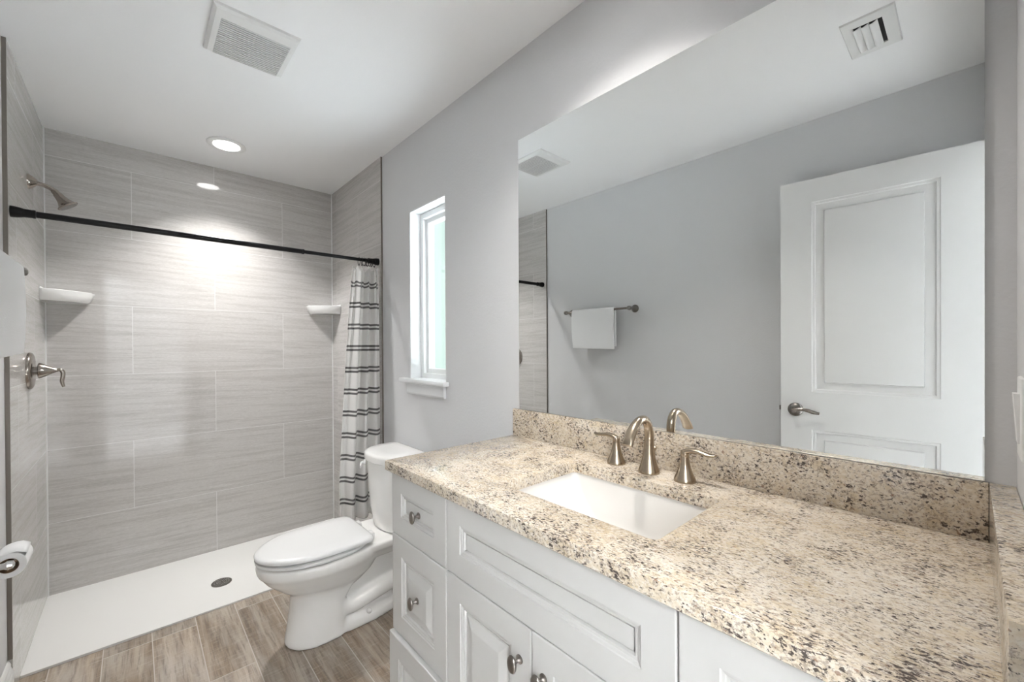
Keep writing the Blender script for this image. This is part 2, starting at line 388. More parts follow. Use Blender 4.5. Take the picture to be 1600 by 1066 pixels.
# ------------------------------------------------------------------ shower pan
t = thing('shower_pan', (.385, 2.85, 0), 'white textured shower pan on the floor below the grey tiled walls', 'shower pan')
bm = new(); DRX, DRY, DRR = .345, 2.762, .047
NX, NY = 60, 30; x0, x1, y0, y1 = XL, XR-.009, 2.505, YB
def panz(x, y): return .006+.004*min(1, math.hypot(x-DRX, y-DRY)/.5)
grid = [[bm.verts.new((x0+(x1-x0)*i/NX, y0+(y1-y0)*j/NY, panz(x0+(x1-x0)*i/NX, y0+(y1-y0)*j/NY))) for j in range(NY+1)] for i in range(NX+1)]
for i in range(NX):
    for j in range(NY): bm.faces.new((grid[i][j], grid[i+1][j], grid[i+1][j+1], grid[i][j+1]))
bot = [bm.verts.new((v.co.x, v.co.y, .0005)) for v in (grid[0][0], grid[NX][0], grid[NX][NY], grid[0][NY])]
bm.faces.new(list(reversed(bot)))
bm.faces.new([bot[0], bot[1]]+[grid[i][0] for i in range(NX, -1, -1)])
bm.faces.new([bot[1], bot[2]]+[grid[NX][j] for j in range(NY, -1, -1)])
bm.faces.new([bot[2], bot[3]]+[grid[i][NY] for i in range(0, NX+1)])
bm.faces.new([bot[3], bot[0]]+[grid[0][j] for j in range(0, NY+1)])
obj('pan_floor', bm, M_PAN, t, smooth=30)
bm = new(); lathe(bm, [(DRR, .004), (DRR, .0095), (DRR*.93, .0105), (DRR*.86, .0095)], (DRX, DRY, 0), n=40)
dr = obj('drain_grate', bm, M_PEWT, t, smooth=40)
bm = new()
for rr, k in ((.012, 6), (.023, 12), (.034, 18)):
    for i in range(k):
        a = 2*PI*i/k; lathe(bm, [(.0034, .0090), (.0034, .0108)], (DRX+rr*math.cos(a), DRY+rr*math.sin(a), 0), n=8)
o = obj('drain_holes', bm, M_CHROME, dr); o['label'] = 'pale rings of drain perforations'

# ------------------------------------------------------------------ ceiling: exhaust fan, cans, air register
t = thing('exhaust_fan', (.332, 1.81, H), 'square white slatted exhaust fan grille on the ceiling', 'exhaust fan')
bm = new(); fx0, fx1, fy0, fy1 = .199, .466, 1.667, 1.952; gx0, gx1, gy0, gy1 = .228, .444, 1.722, 1.94
def rect(a, b, c, d, z): return [(a, c, z), (b, c, z), (b, d, z), (a, d, z)]
loft(bm, [rect(fx0, fx1, fy0, fy1, H), rect(fx0+.002, fx1-.002, fy0+.002, fy1-.002, H-.008), rect(fx0+.012, fx1-.012, fy0+.012, fy1-.012, H-.014), rect(gx0, gx1, gy0, gy1, H-.016), rect(gx0, gx1, gy0, gy1, H-.005)], cap0=True, cap1=False)
bmesh.ops.recalc_face_normals(bm, faces=bm.faces); fr = obj('fan_cover', bm, M_PLAST, t)
bm = new(); box(bm, (gx0, gy0, H-.0075), (gx1, gy1, H-.005)); obj('fan_duct', bm, M_DARK, t)  # dark sheet painting in the shade between the slats
NS = 19
for i in range(NS):
    y = gy0+(gy1-gy0)*(i+.5)/NS; bm = new(); box(bm, (gx0, y-.0029, H-.0165), (gx1, y+.0029, H-.0125), .0008, 1); obj('slat', bm, M_PLAST, t)
bm = new(); box(bm, ((gx0+gx1)/2-.001, gy0, H-.0125), ((gx0+gx1)/2+.001, gy1, H-.0075)); obj('slat_rib', bm, M_PLAST, t)

def can(loc, label):
    t = thing('recessed_light', loc, label, 'ceiling light', 'recessed ceiling lights'); x, y, z = loc
    bm = new(); lathe(bm, [(.094, 0), (.0945, -.003), (.090, -.006), (.080, -.0075), (.066, -.0060), (.0635, -.004), (.0635, -.0005)], (x, y, z), n=56, cap0=False, cap1=False)
    obj('trim_ring', bm, M_PLAST, t, smooth=50)
    bm = new(); lathe(bm, [(.0635, -.001), (.0635, -.0045), (.045, -.0062), (.012, -.007)], (x, y, z), n=48); obj('lens', bm, M_LENS, t, smooth=50)
    return t
can((.393, 2.82, H), 'round recessed downlight glowing in the ceiling over the shower')
can((.727, .715, H), 'round recessed downlight in the ceiling over the vanity')
t = thing('floor_lamp', (-1.25, -1.9, 0), 'white uplighter floor lamp in the room behind the doorway', 'lamp')
bm = new(); lathe(bm, [(.14, 0), (.14, .02), (.015, .03), (.012, 1.60)], (-1.25, -1.9, 0), n=32); obj('stand', bm, M_PLAST, t, smooth=40)
bm = new(); lathe(bm, [(.03, 1.60), (.12, 1.66), (.18, 1.73), (.185, 1.73), (.12, 1.65), (.03, 1.59)], (-1.25, -1.9, 0), n=40, cap0=False, cap1=False); obj('bowl_shade', bm, M_PLAST, t, smooth=40)

can((.15, -1.35, H), 'round recessed downlight in the ceiling of the room behind the doorway')
t = thing('air_vent', (.206, .243, H), 'white ceiling air vent with curved vanes, seen in the mirror', 'air vent')
vx0, vx1, vy0, vy1 = .074, .327, .168, .318; ox0, ox1, oy0, oy1 = .115, .285, .205, .285
bm = new(); loft(bm, [rect(vx0, vx1, vy0, vy1, H), rect(vx0+.003, vx1-.003, vy0+.003, vy1-.003, H-.006), rect(ox0, ox1, oy0, oy1, H-.008), rect(ox0, ox1, oy0, oy1, H-.001)], cap1=False)
bmesh.ops.recalc_face_normals(bm, faces=bm.faces); obj('vent_frame', bm, M_PLAST, t)
bm = new(); box(bm, (ox0, oy0, H-.0025), (ox1, oy1, H-.001)); obj('vent_duct', bm, M_DARK, t)  # thin dark sheet stands in for shade behind the vanes
for i in range(3):
    yy = oy0+.012+i*.0225; bm = new(); prof = []
    for k in range(9):
        a = k/8*1.45; prof.append((yy+.0245*math.sin(a), H-.0035-.013*math.sin(PI*k/8*.62+.35)))
    prof += [(p[0]+.0003, p[1]+.0014) for p in reversed(prof)]
    prism(bm, prof, 'x', ox0+.0015, ox1-.0015); obj('vane', bm, M_PLAST, t, smooth=40)

# ------------------------------------------------------------------ shower rod, rings, curtain
RY, RZ = 2.425, 1.8135; RXR = XR-.009
t = thing('shower_curtain_rod', ((XL+XR)/2, RY, RZ), 'black tension curtain rod across the shower', 'curtain rod')
bm = new(); lathe(bm, [(.0125, 0), (.0125, .99)], (XL+.03, RY, RZ), (1, 0, 0), 24); obj('outer_rod', bm, M_BLACK, t, smooth=40)
bm = new(); lathe(bm, [(.0135, .985), (.0135, .995), (.0098, .996), (.0098, RXR-XL-.05)], (XL+.03, RY, RZ), (1, 0, 0), 24); obj('inner_rod', bm, M_BLACK, t, smooth=40)
for x, s in ((XL, 1), (RXR, -1)):
    bm = new(); lathe(bm, [(.0215, 0), (.0215, .008), (.0205, .018), (.0165, .034), (.0155, .055), (.0165, .057), (.0165, .064), (.0125, .066)], (x, RY, RZ), (s, 0, 0), 28); obj('end_cap', bm, M_BLACK, t, smooth=40)

CXT = [.985, 1.003, 1.016, 1.027, 1.038, 1.050, 1.062, 1.078]
def lerp(a, b, q): return a+(b-a)*q
def cloth_pt(s, zf):
    """s along the gathered width 0..1, zf = 0 hem .. 1 top"""
    z = lerp(.300, 1.772, zf)
    b = 1-zf
    xl = lerp(.952, .862, min(1, b*1.18)**.85); xr = lerp(1.090, 1.101, min(1, 6*b))
    ph = s+.012*math.sin(9*s+3*b)
    e = .5*math.sin(2*PI*3.1*ph+.4)+(.30*math.sin(2*PI*6.7*ph+1.1+.8*b))*(1-b*.75)+.10*math.sin(2*PI*11*ph)*(1-b)**2
    amp = lerp(.040, .062, min(1, b*1.5))
    y = RY-.016+amp*e-.014*b
    x = xl+(xr-xl)*(s+math.sin(PI*s)*(.034*math.cos(2*PI*3.1*ph+.4)*(.6+.6*b)+.016*math.cos(2*PI*6.7*ph)*(1-b)))
    # gathered top dips between the rings
    z += (-.010+.012*math.cos(2*PI*7*s))*max(0, 1-b*9)
    return Vector((x, y, z)), z
bm = new(); uvl = bm.loops.layers.uv.new('UVMap'); NSC, NZ = 200, 90
G = []
for i in range(NSC+1):
    row = []
    for j in range(NZ+1):
        p, z = cloth_pt(i/NSC, j/NZ); v = bm.verts.new(p); row.append((v, (i/NSC, lerp(.300, 1.772, j/NZ)/2.0)))
    G.append(row)
for i in range(NSC):
    for j in range(NZ):
        q = (G[i][j], G[i+1][j], G[i+1][j+1], G[i][j+1]); f = bm.faces.new([a[0] for a in q])
        for lp, a in zip(f.loops, q): lp[uvl].uv = a[1]
        f.smooth = True
cu = obj('shower_curtain', bm, M_CURT, origin=(1.02, RY, 1.0))
tag(cu, 'white shower curtain with paired grey stripes, drawn to the right end of the rod', 'shower curtain')
so = cu.modifiers.new('Solidify', 'SOLIDIFY'); so.thickness = .0015

def ring_mesh():
    bm = new(); R = .0205; n = 26
    pts = [(0, R*math.sin(2*PI*i/n), R*1.08*math.cos(2*PI*i/n)-.008) for i in range(n)]
    rings = []
    for i in range(n):
        p = Vector(pts[i]); d = (Vector(pts[(i+1) % n])-Vector(pts[i-1])).normalized(); x = Vector((1, 0, 0)); y = d.cross(x)
        rings.append([p+x*.0017*math.cos(2*PI*k/8)+y*.0017*math.sin(2*PI*k/8) for k in range(8)])
    rings.append(rings[0])
    vr = [[bm.verts.new(p) for p in r] for r in rings[:-1]]
    for i in range(n):
        a, b = vr[i], vr[(i+1) % n]
        for k in range(8): bm.faces.new((a[k], a[(k+1) % 8], b[(k+1) % 8], b[k]))
    sphere(bm, (0, .0, -.0215-.0095), .0042, u=10, v=8)
    return bm
r0 = obj('curtain_ring', ring_mesh(), M_BLACK, smooth=60)
RLAB = 'black curtain ring bunched with others on the right end of the rod'
for i, x in enumerate(CXT):
    r = r0 if i == 0 else r0.copy()
    if i: COL.objects.link(r)
    r.location = (x, RY, RZ-.001); r.rotation_euler = (0, 0, random.uniform(-.25, .25))
    tag(r, RLAB, 'curtain ring', 'curtain rings on the shower rod')

# ------------------------------------------------------------------ shower head, valve, shelves
t = thing('showerhead', (XL, 2.79, 2.035), 'brushed nickel shower head on a bent arm high on the left tiled wall', 'shower head')
bm = new(); lathe(bm, [(.033, 0), (.032, .004), (.026, .012), (.017, .021), (.0125, .027)], (XL, 2.79, 2.035), (1, 0, 0), 32); obj('wall_flange', bm, M_NICK2, t, smooth=50)
bm = new(); tube(bm, [(XL+.015, 2.79, 2.033), (XL+.045, 2.79, 2.029), (XL+.068, 2.79, 2.019), (XL+.085, 2.79, 2.0025)], [.0095]*4, 18); obj('shower_arm', bm, M_NICK2, t, smooth=60)
ax = Vector((.57, 0, -.82)).normalized(); p0 = Vector((XL+.080, 2.79, 2.008))
bm = new(); lathe(bm, [(.0115, -.006), (.0130, -.002), (.0130, .008), (.0155, .012), (.0170, .026), (.0205, .042), (.028, .058), (.0345, .066), (.0385, .0685), (.0385, .0715), (.035, .0735)], p0, ax, 36); hd = obj('spray_head', bm, M_NICK2, t, smooth=35)
bm = new(); lathe(bm, [(.031, .0725), (.031, .0745)], p0, ax, 30); o = obj('spray_face', bm, M_PEWT, hd); o['label'] = 'dark nozzle face of the shower head'

t = thing('shower_valve', (XL, 2.755, 1.199), 'brushed nickel shower valve lever on a round plate on the left tiled wall', 'shower valve')
c = (XL, 2.755, 1.199)
bm = new(); lathe(bm, [(.080, 0), (.080, .006), (.077, .011), (.070, .014), (.05, .0155), (.024, .016)], c, (1, 0, 0), 48); obj('escutcheon', bm, M_NICK2, t, smooth=40)
bm = new(); lathe(bm, [(.019, .014), (.019, .031)], c, (1, 0, 0), 24); o = obj('valve_neck', bm, M_PEWT, t, smooth=40); o['label'] = 'dark neck behind the cone handle'
bm = new(); lathe(bm, [(.031, .028), (.0345, .030), (.0335, .036), (.025, .052), (.0155, .068), (.0085, .082), (.0062, .090)], c, (1, 0, 0), 36); hn = obj('cone_handle', bm, M_NICK2, t, smooth=40)
bm = new(); b0 = Vector(c)
tube(bm, [b0+Vector((.084, 0, .000)), b0+Vector((.094, 0, .001)), b0+Vector((.1015, 0, -.010)), b0+Vector((.1015, 0, -.030)), b0+Vector((.0990, 0, -.052)), b0+Vector((.104, 0, -.076))], None, 14, flat=[(.0075, .0072), (.0085, .0080), (.0090, .0080), (.0105, .0078), (.0125, .0072), (.0105, .0055)], side=(0, 1, 0)); obj('lever', bm, M_NICK2, hn, smooth=60)

def corner_shelf(cx, sx, label):
    z1 = 1.592; t = thing('corner_shelf', (cx, YB, z1-.056), label, 'corner shelf', 'white corner shelves')
    def outline(L, z, n=10, r=.030):
        # right angle at the wall corner, gently bowed front
        A = Vector((.020, -L)); B = Vector((L, -.020)); pts = [Vector((0, 0))]
        pts.append(Vector((L-.004, 0))); pts.append(Vector((L, -.010)))
        for k in range(1, n):
            q = k/n; p = B.lerp(A, q); bow = .024*math.sin(PI*q)**.7; pts.append(p+Vector((.707, -.707))*bow)
        pts.append(Vector((.010, -L))); pts.append(Vector((0, -L+.004)))
        return [(cx+sx*p.x, YB+p.y, z) for p in pts]
    bm = new(); loft(bm, [outline(.160, z1-.056), outline(.170, z1-.048), outline(.180, z1-.022), outline(.184, z1-.002), outline(.180, z1+.001), outline(.168, z1), outline(.162, z1-.008)])
    bmesh.ops.recalc_face_normals(bm, faces=bm.faces); s = obj('shelf_dish', bm, M_SHELF, t, smooth=35)
    bm = new(); box(bm, (cx, YB-.176, z1-.03), (cx+sx*.006, YB-.001, z1+.010), .002); box(bm, (cx, YB-.006, z1-.03), (cx+sx*.172, YB-.0005, z1+.006), .002); obj('wall_rim', bm, M_SHELF, t, smooth=35)
corner_shelf(XL, 1, 'white ceramic corner shelf at the left corner of the shower, near the shower head')
corner_shelf(XR-.009, -1, 'white ceramic corner shelf at the right corner of the shower, by the curtain')

# ------------------------------------------------------------------ towel bar, towel, tissue
TX, TZ = -.278, 1.552
t = thing('towel_bar', (XLW, 1.835, TZ), 'pewter towel bar on the left wall', 'towel bar')
bm = new(); lathe(bm, [(.0075, 0), (.0075, .565)], (TX, 1.553, TZ), (0, 1, 0), 18); obj('bar', bm, M_NICK2, t, smooth=40)
for y in (1.556, 2.114):
    bm = new(); lathe(bm, [(.027, 0), (.027, .005), (.022, .010), (.013, .022), (.010, .045), (.011, .058), (.0145, .068), (.0150, .080), (.012, .090), (.006, .094)], (XLW, y, TZ), (1, 0, 0), 28); obj('bar_post', bm, M_PEWT, t, smooth=40)

def towel():
    bm = new(); R = .0125; drop_f, drop_b = .272, .260; path = []
    for k in range(15): path.append((TX+R+.003*math.sin(k/14*PI), TZ-drop_f*(1-k/14)))
    for k in range(1, 9): a = PI*k/9; path.append((TX+R*math.cos(a), TZ+R*math.sin(a)))
    for k in range(15): path.append((TX-R-.002*math.sin(k/14*PI), TZ-drop_b*k/14))
    ny = 24; rows = []
    for k, (x, z) in enumerate(path):
        row = []
        for j in range(ny+1):
            q = j/ny; y0, y1 = 1.672, 2.046; down = max(0, (TZ-z)/.28)
            y = lerp(y0-.003*down, y1-.012*down*down, q); xx = x+.0022*math.sin(q*7+z*9)*down
            zz = z-(.010*(1-q)*down if k < 15 else .0)
            row.append(bm.verts.new((xx, y, zz)))
        rows.append(row)
    for a, b in zip(rows[:-1], rows[1:]):
        for j in range(ny): bm.faces.new((a[j], a[j+1], b[j+1], b[j]))
    o = obj('towel', bm, M_TOWEL, origin=(TX, 1.86, TZ), smooth=60)
    m = o.modifiers.new('Solidify', 'SOLIDIFY'); m.thickness = .009; m.offset = 0
    m = o.modifiers.new('Bevel', 'BEVEL'); m.width = .003; m.segments = 2; m.limit_method = 'ANGLE'
    tag(o, 'white towel folded over the bar on the left wall', 'towel')
towel()

PX, PZ, PY0, PY1 = -.272, .679, 1.852, 1.950
t = thing('toilet_paper_holder', (XLW, 1.90, PZ), 'chrome toilet paper holder on the left wall', 'toilet paper holder')
bm = new(); lathe(bm, [(.007, 0), (.007, .125)], (PX, 1.838, PZ), (0, 1, 0), 18); sphere(bm, (PX, 1.840, PZ), .0105); obj('roller', bm, M_CHROME, t, smooth=40)
for y in (1.828, 1.972):
    bm = new(); lathe(bm, [(.024, 0), (.023, .006), (.014, .012), (.0085, .024), (.0085, .078), (.0125, .084), (.011, .094), (.004, .098)], (XLW, y, PZ+.004), (1, 0, 0), 24); obj('holder_post', bm, M_CHROME, t, smooth=40)
t = thing('toilet_paper_roll', (PX, 1.90, PZ-.034), 'white toilet paper roll with its loose end sticking out, on the left wall', 'toilet paper')
bm = new(); RO, RI = .0355, .0205; n = 44
def circ(r, y): return [(PX+r*math.cos(2*PI*i/n), y, PZ-.006+r*math.sin(2*PI*i/n)) for i in range(n)]
loft(bm, [circ(RI, PY0+.001), circ(RO-.001, PY0), circ(RO, PY0+.001), circ(RO, PY1-.001), circ(RO-.001, PY1), circ(RI, PY1-.001)], False, False); bmesh.ops.recalc_face_normals(bm, faces=bm.faces)
obj('paper', bm, M_PAPER, t, smooth=40)
bm = new(); loft(bm, [circ(RI, PY0+.0005), circ(RI, PY1-.0005), circ(RI-.0012, PY1-.0005), circ(RI-.0012, PY0+.0005)], False, False); o = obj('cardboard_core', bm, M_CARD, t, smooth=40); o['label'] = 'brown cardboard core'
bm = new(); zc = PZ-.006+RO
pf = [(PX-.018, zc-.006), (PX-.008, zc-.0005), (PX+.004, zc+.0012), (PX+.016, zc+.0005), (PX+.026, zc-.003), (PX+.036, zc-.009)]
va = [bm.verts.new((x, PY0+.002, z)) for x, z in pf]; vb = [bm.verts.new((x-.004*(i > 3), PY1-.002, z)) for i, (x, z) in enumerate(pf)]
for i in range(len(pf)-1): bm.faces.new((va[i], va[i+1], vb[i+1], vb[i]))
# folded under to a point
e1 = bm.verts.new((PX+.024, PY0+.004, zc-.030)); e2 = bm.verts.new((PX+.028, PY1-.03, zc-.014))
bm.faces.new((va[-1], e1, e2, vb[-1]))
o = obj('loose_sheet', bm, M_PAPER, t, smooth=60); o.modifiers.new('Solidify', 'SOLIDIFY').thickness = .0008

# ------------------------------------------------------------------ toilet
TY = 1.995; KZ = .957
t = thing('toilet', (XR-.38, TY, 0), 'white two-piece toilet with closed lid between vanity and shower', 'toilet')
def egg(uf, ub, hw, z, n=40, sqb=.0, ci=.46):
    """plan outline; u from the wall; rounder front, squarer back"""
    pts = []; uc = lerp(ub, uf, ci)
    for i in range(n):
        a = 2*PI*i/n; ca, sa = math.cos(a), math.sin(a)
        if ca >= 0: u = uc+(uf-uc)*ca; v = hw*sa
        else:
            e = 1-sqb; u = uc-(uc-ub)*abs(ca)**e; v = hw*math.copysign(abs(sa)**e, sa)
        pts.append((XR-u, TY+v, z*KZ))
    return pts
bm = new()
# bowl above the pedestal
loft(bm, [egg(.600, .33, .050, .18), egg(.612, .29, .096, .222), egg(.660, .250, .132, .262), egg(.708, .225, .158, .308), egg(.728, .218, .174, .338), egg(.741, .212, .182, .352), egg(.746, .21, .186, .376), egg(.746, .21, .186, .394), egg(.740, .215, .181, .400)])
# pedestal column
loft(bm, [egg(.638, .395, .110, .0, sqb=.5), egg(.640, .395, .111, .012, sqb=.5), egg(.632, .400, .107, .06, sqb=.5), egg(.618, .405, .103, .16, sqb=.5), egg(.612, .405, .104, .25, sqb=.5), egg(.60, .41, .100, .30, sqb=.5)])
# deck under the tank
def rr(u0, u1, hw, z, r=.04, n=6):
    pts = []
    for cu_, cv, a0 in ((u1-r, hw-r, 0), (u0+r, hw-r, 90), (u0+r, -hw+r, 180), (u1-r, -hw+r, 270)):
        for k in range(n+1):
            a = math.radians(a0+90*k/n); pts.append((XR-(cu_+r*math.cos(a)), TY+cv+r*math.sin(a), z*KZ))
    return pts
loft(bm, [rr(.05, .36, .085, .30), rr(.04, .38, .125, .345), rr(.032, .40, .150, .370), rr(.03, .40, .155, .396), rr(.034, .395, .151, .402)])
# rear foot and web
loft(bm, [egg(.52, .07, .104, .0, ci=.62), egg(.52, .07, .105, .022, ci=.62), egg(.515, .075, .098, .044, ci=.62), egg(.50, .10, .070, .062, ci=.62)])
loft(bm, [rr(.16, .44, .052, .04, .03), rr(.14, .44, .046, .14, .03), rr(.10, .44, .046, .30, .03), rr(.07, .40, .07, .36, .04)])
# trapway, one relief each side (one wide flattened tube)
for s in (-1, 1):
    tube(bm, [(XR-.30, TY+s*.060, .345), (XR-.345, TY+s*.058, .285), (XR-.40, TY+s*.055, .215), (XR-.435, TY+s*.054, .145), (XR-.395, TY+s*.056, .098), (XR-.31, TY+s*.058, .108), (XR-.22, TY+s*.058, .128), (XR-.12, TY+s*.05, .140)], [.040, .040, .038, .036, .036, .038, .040, .040], 18)
    tube(bm, [(XR-.58, TY+s*.105, .30), (XR-.47, TY+s*.100, .285), (XR-.38, TY+s*.105, .33), (XR-.30, TY+s*.118, .365)], [.016, .034, .034, .022], 16)
bmesh.ops.recalc_face_normals(bm, faces=bm.faces)
bowl = obj('bowl', bm, M_PORC, t, smooth=60)
m = bowl.modifiers.new('Remesh', 'REMESH'); m.mode = 'VOXEL'; m.voxel_size = .0055; m.use_smooth_shade = True
m = bowl.modifiers.new('Smooth', 'CORRECTIVE_SMOOTH'); m.factor = .5; m.iterations = 9; m.use_only_smooth = True
for s in (-1, 1):
    bm = new(); lathe(bm, [(.0125, 0), (.0125, .006), (.010, .013), (.004, .0165)], (XR-.300, TY+s*.084, .046), (0, s*.6, .8), 20); obj('bolt_cap', bm, M_PORC, t, smooth=60)
bm = new(); loft(bm, [egg(.730, .285, .170, .4015, sqb=.15), egg(.736, .285, .174, .4075, sqb=.15), egg(.748, .28, .184, .4085, sqb=.15), egg(.749, .28, .185, .414, sqb=.15), egg(.748, .28, .184, .420, sqb=.15), egg(.736, .285, .174, .4225, sqb=.15)]); obj('seat', bm, M_SEAT, t, smooth=50)
lid = new(); loft(lid, [egg(.723, .305, .155, .4225, sqb=.74), egg(.728, .305, .158, .4285, sqb=.74), egg(.750, .295, .176, .4295, sqb=.74), egg(.751, .295, .177, .438, sqb=.74), egg(.746, .30, .173, .4455, sqb=.74), egg(.725, .312, .160, .450, sqb=.74), egg(.66, .345, .11, .4535, sqb=.6), egg(.58, .40, .04, .455, sqb=.5)]); obj('lid', lid, M_SEAT, t, smooth=50)
for s in (-1, 1):
    bm = new(); box(bm, (XR-.310, TY+s*.075-.022, .385), (XR-.272, TY+s*.075+.022, .4175), .008, 3); obj('hinge', bm, M_SEAT, t, smooth=50)
def tankring(ub, uf, hw, z, n=44, p=3.2):
    pts = []
    uc = ub+(uf-ub)*.35
    for i in range(n):
        a = 2*PI*i/n; ca, sa = math.cos(a), math.sin(a)
        if ca >= 0: v = hw*math.copysign(abs(sa)**.80, sa); u = uc+(uf-uc)*abs(ca)**.95
        else: v = hw*math.copysign(abs(sa)**.25, sa); u = uc-(uc-ub)*abs(ca)**.25
        pts.append((XR-u, TY+v, z))
    return pts
bm = new(); loft(bm, [tankring(.06, .208, .138, .3855), tankring(.05, .216, .148, .392), tankring(.036, .232, .158, .49), tankring(.030, .243, .167, .65), tankring(.028, .246, .169, .7235)]); obj('tank', bm, M_PORC, t, smooth=50)
bm = new(); loft(bm, [tankring(.024, .252, .174, .7245), tankring(.020, .258, .179, .729), tankring(.020, .259, .180, .755), tankring(.024, .255, .176, .763), tankring(.04, .240, .162, .7675), tankring(.08, .19, .11, .769)]); obj('tank_lid', bm, M_PORC, t, smooth=50)
bm = new(); lathe(bm, [(.013, 0), (.013, .010), (.008, .014)], (XR-.226, TY+.112, .700), (-.86, .5, 0), 18)
tube(bm, [(XR-.235, TY+.118, .700), (XR-.250, TY+.115, .699), (XR-.266, TY+.085, .697), (XR-.277, TY+.060, .695)], None, 12, flat=[(.006, .006), (.007, .005), (.009, .005), (.007, .004)], side=(0, 0, 1)); obj('flush_lever', bm, M_SEAT, t, smooth=60)

# ------------------------------------------------------------------ vanity
CF, CY1, TC = .5667, 1.2087, .0297
FX = .585                                              # face of the fronts
def front(bm, y0, y1, z0, z1, x, raised=True, inset=.058, th=.018):
    """cabinet front with a stepped frame and a grooved (raised) panel, facing -X"""
    def R(i, d): return [(x+d, y1-i, z0+i), (x+d, y0+i, z0+i), (x+d, y0+i, z1-i), (x+d, y1-i, z1-i)]
    L = [(0, th), (0, .0025), (.0007, .0008), (.0025, 0), (inset, 0), (inset+.0015, .0022), (inset+.006, .003), (inset+.0075, .0042), (inset+.0125, .0048), (inset+.014, .0085), (inset+.0145, .0125), (inset+.0165, .0125), (inset+.017, .0075)]
    if raised: L += [(inset+.022, .0075), (inset+.044, .0015), (inset+.046, .0012)]
    loft(bm, [R(i, d) for i, d in L]); bmesh.ops.recalc_face_normals(bm, faces=bm.faces); return bm
def knob(parent, x, y, z):
    bm = new(); lathe(bm, [(.0095, 0), (.0092, .0022), (.0065, .004), (.0042, .007), (.0042, .0135), (.0058, .0165)], (x, y, z), (-1, 0, 0), 22)
    x_, y_, d_ = frame_from((-1, 0, 0)); 
    prof = [(.0058, .0160), (.0120, .0180), (.0150, .0205), (.0155, .0225), (.0140, .0250), (.0095, .0270), (.003, .0278)]
    rings = [[(x-h, y+r*.82*math.cos(2*PI*i/28), z+r*1.18*math.sin(2*PI*i/28)) for i in range(28)] for r, h in prof]
    loft(bm, rings); bmesh.ops.recalc_face_normals(bm, faces=bm.faces)
    o = obj('knob', bm, M_KNOB, parent, smooth=45); return o
def cab(name, y0, y1, label):
    t = thing(name, (.85, (y0+y1)/2, 0), label, 'cabinet', 'white vanity cabinets')
    bm = new(); x0 = FX+.0185; W = .016; zt = ZC-TC-.0005
    box(bm, (x0, y0, .10), (XR-.001, y0+W, zt)); box(bm, (x0, y1-W, .10), (XR-.001, y1, zt)); box(bm, (x0, y0+W, .10), (XR-.001, y1-W, .10+W))
    box(bm, (XR-.008, y0+W, .10+W), (XR-.001, y1-W, zt)); box(bm, (x0, y0+W, zt-.02), (x0+.07, y1-W, zt)); 
    box(bm, (x0, y0+W, .10+W), (x0+.004, y1-W, zt-.02))
    obj('carcass', bm, M_CAB, t)
    bm = new(); box(bm, (x0+.06, y0, 0), (x0+.075, y1, .0995)); obj('toe_kick', bm, M_CAB, t)
    return t
S1, S2, S3, S4 = 1.200, .8985, .2880, -.0345; G2 = .0014
ZT = .9145
def drawers(y0, y1, label):
    t = cab('vanity_cabinet', y0, y1, label); a, b = y0+G2, y1-G2; yc = (a+b)/2
    bm = new(); front(bm, a, b, .7275, ZT, FX, False); d = obj('drawer_front', bm, M_CAB, t); knob(d, FX+.0075, yc, .8165)
    bm = new(); front(bm, a, b, .4295, .7245, FX, True); d = obj('drawer_front', bm, M_CAB, t); knob(d, FX+.0012, yc, .577)
    bm = new(); front(bm, a, b, .105, .4265, FX-.012, True, th=.030); d = obj('drawer_front', bm, M_CAB, t); knob(d, FX-.0108, yc, .262)
    return t
drawers(S2, S1, 'white vanity drawer unit beside the toilet, three grooved drawer fronts')
drawers(S4, S3, 'white vanity drawer unit nearest the camera, at the right of the sink doors')
t = cab('vanity_cabinet', S3, S2, 'white sink cabinet with two doors under a wide false drawer front')
bm = new(); front(bm, S3+G2, S2-G2, .7275, ZT, FX, False); obj('false_drawer_front', bm, M_CAB, t)
YS = .592
for a, b, ky in ((YS+G2, S2-G2, YS+.034), (S3+G2, YS-G2, YS-.034)):
    bm = new(); front(bm, a, b, .105, .7245, FX, True); d = obj('door', bm, M_CAB, t); knob(d, FX, ky, .648)

# countertop with the sink cut-out
SX0, SX1, SY0, SY1, SR = .686, .974, .376, .797, .014
CY0 = YF+.0005
t = None
bm = new(); NK = 6
def rrect(x0, x1, y0, y1, r, z, n=NK):
    pts = []
    for cx, cy, a0 in ((x1-r, y1-r, 0), (x0+r, y1-r, 90), (x0+r, y0+r, 180), (x1-r, y0+r, 270)):
        for k in range(n+1):
            a = math.radians(a0+90*k/n); pts.append((cx+r*math.cos(a), cy+r*math.sin(a), z))
    return pts
e = .0025
zt, zb = ZC, ZC-TC
def hole(z, g=0): return rrect(SX0-g, SX1+g, SY0-g, SY1+g, SR+g, z)
def outer(z, g=0): return rrect(CF+g, XR-.0005, CY0, CY1-g, .003, z)
loft(bm, [hole(zb), hole(zt-e), hole(zt-e*.3, e*.3), hole(zt, e), outer(zt, e), outer(zt-e*.3, e*.3), outer(zt-e), outer(zb+.002), outer(zb, .002), hole(zb)], False, False)
bmesh.ops.remove_doubles(bm, verts=bm.verts, dist=1e-6); bmesh.ops.recalc_face_normals(bm, faces=bm.faces)
ct = obj('countertop', bm, M_GRAN, origin=(.84, .59, zb), smooth=30); tag(ct, 'speckled beige granite countertop on the white vanity cabinets', 'countertop')
BT = .0135; ZS = 1.0515
bm = new(); box(bm, (XR-BT-.0005, YF+.0318, ZC+.0003), (XR-.0005, CY1-.001, ZS), .0015, 2)
o = obj('backsplash', bm, M_GRAN, origin=(XR-.007, .6, ZC), smooth=30); tag(o, 'long granite backsplash standing on the countertop under the mirror', 'backsplash')
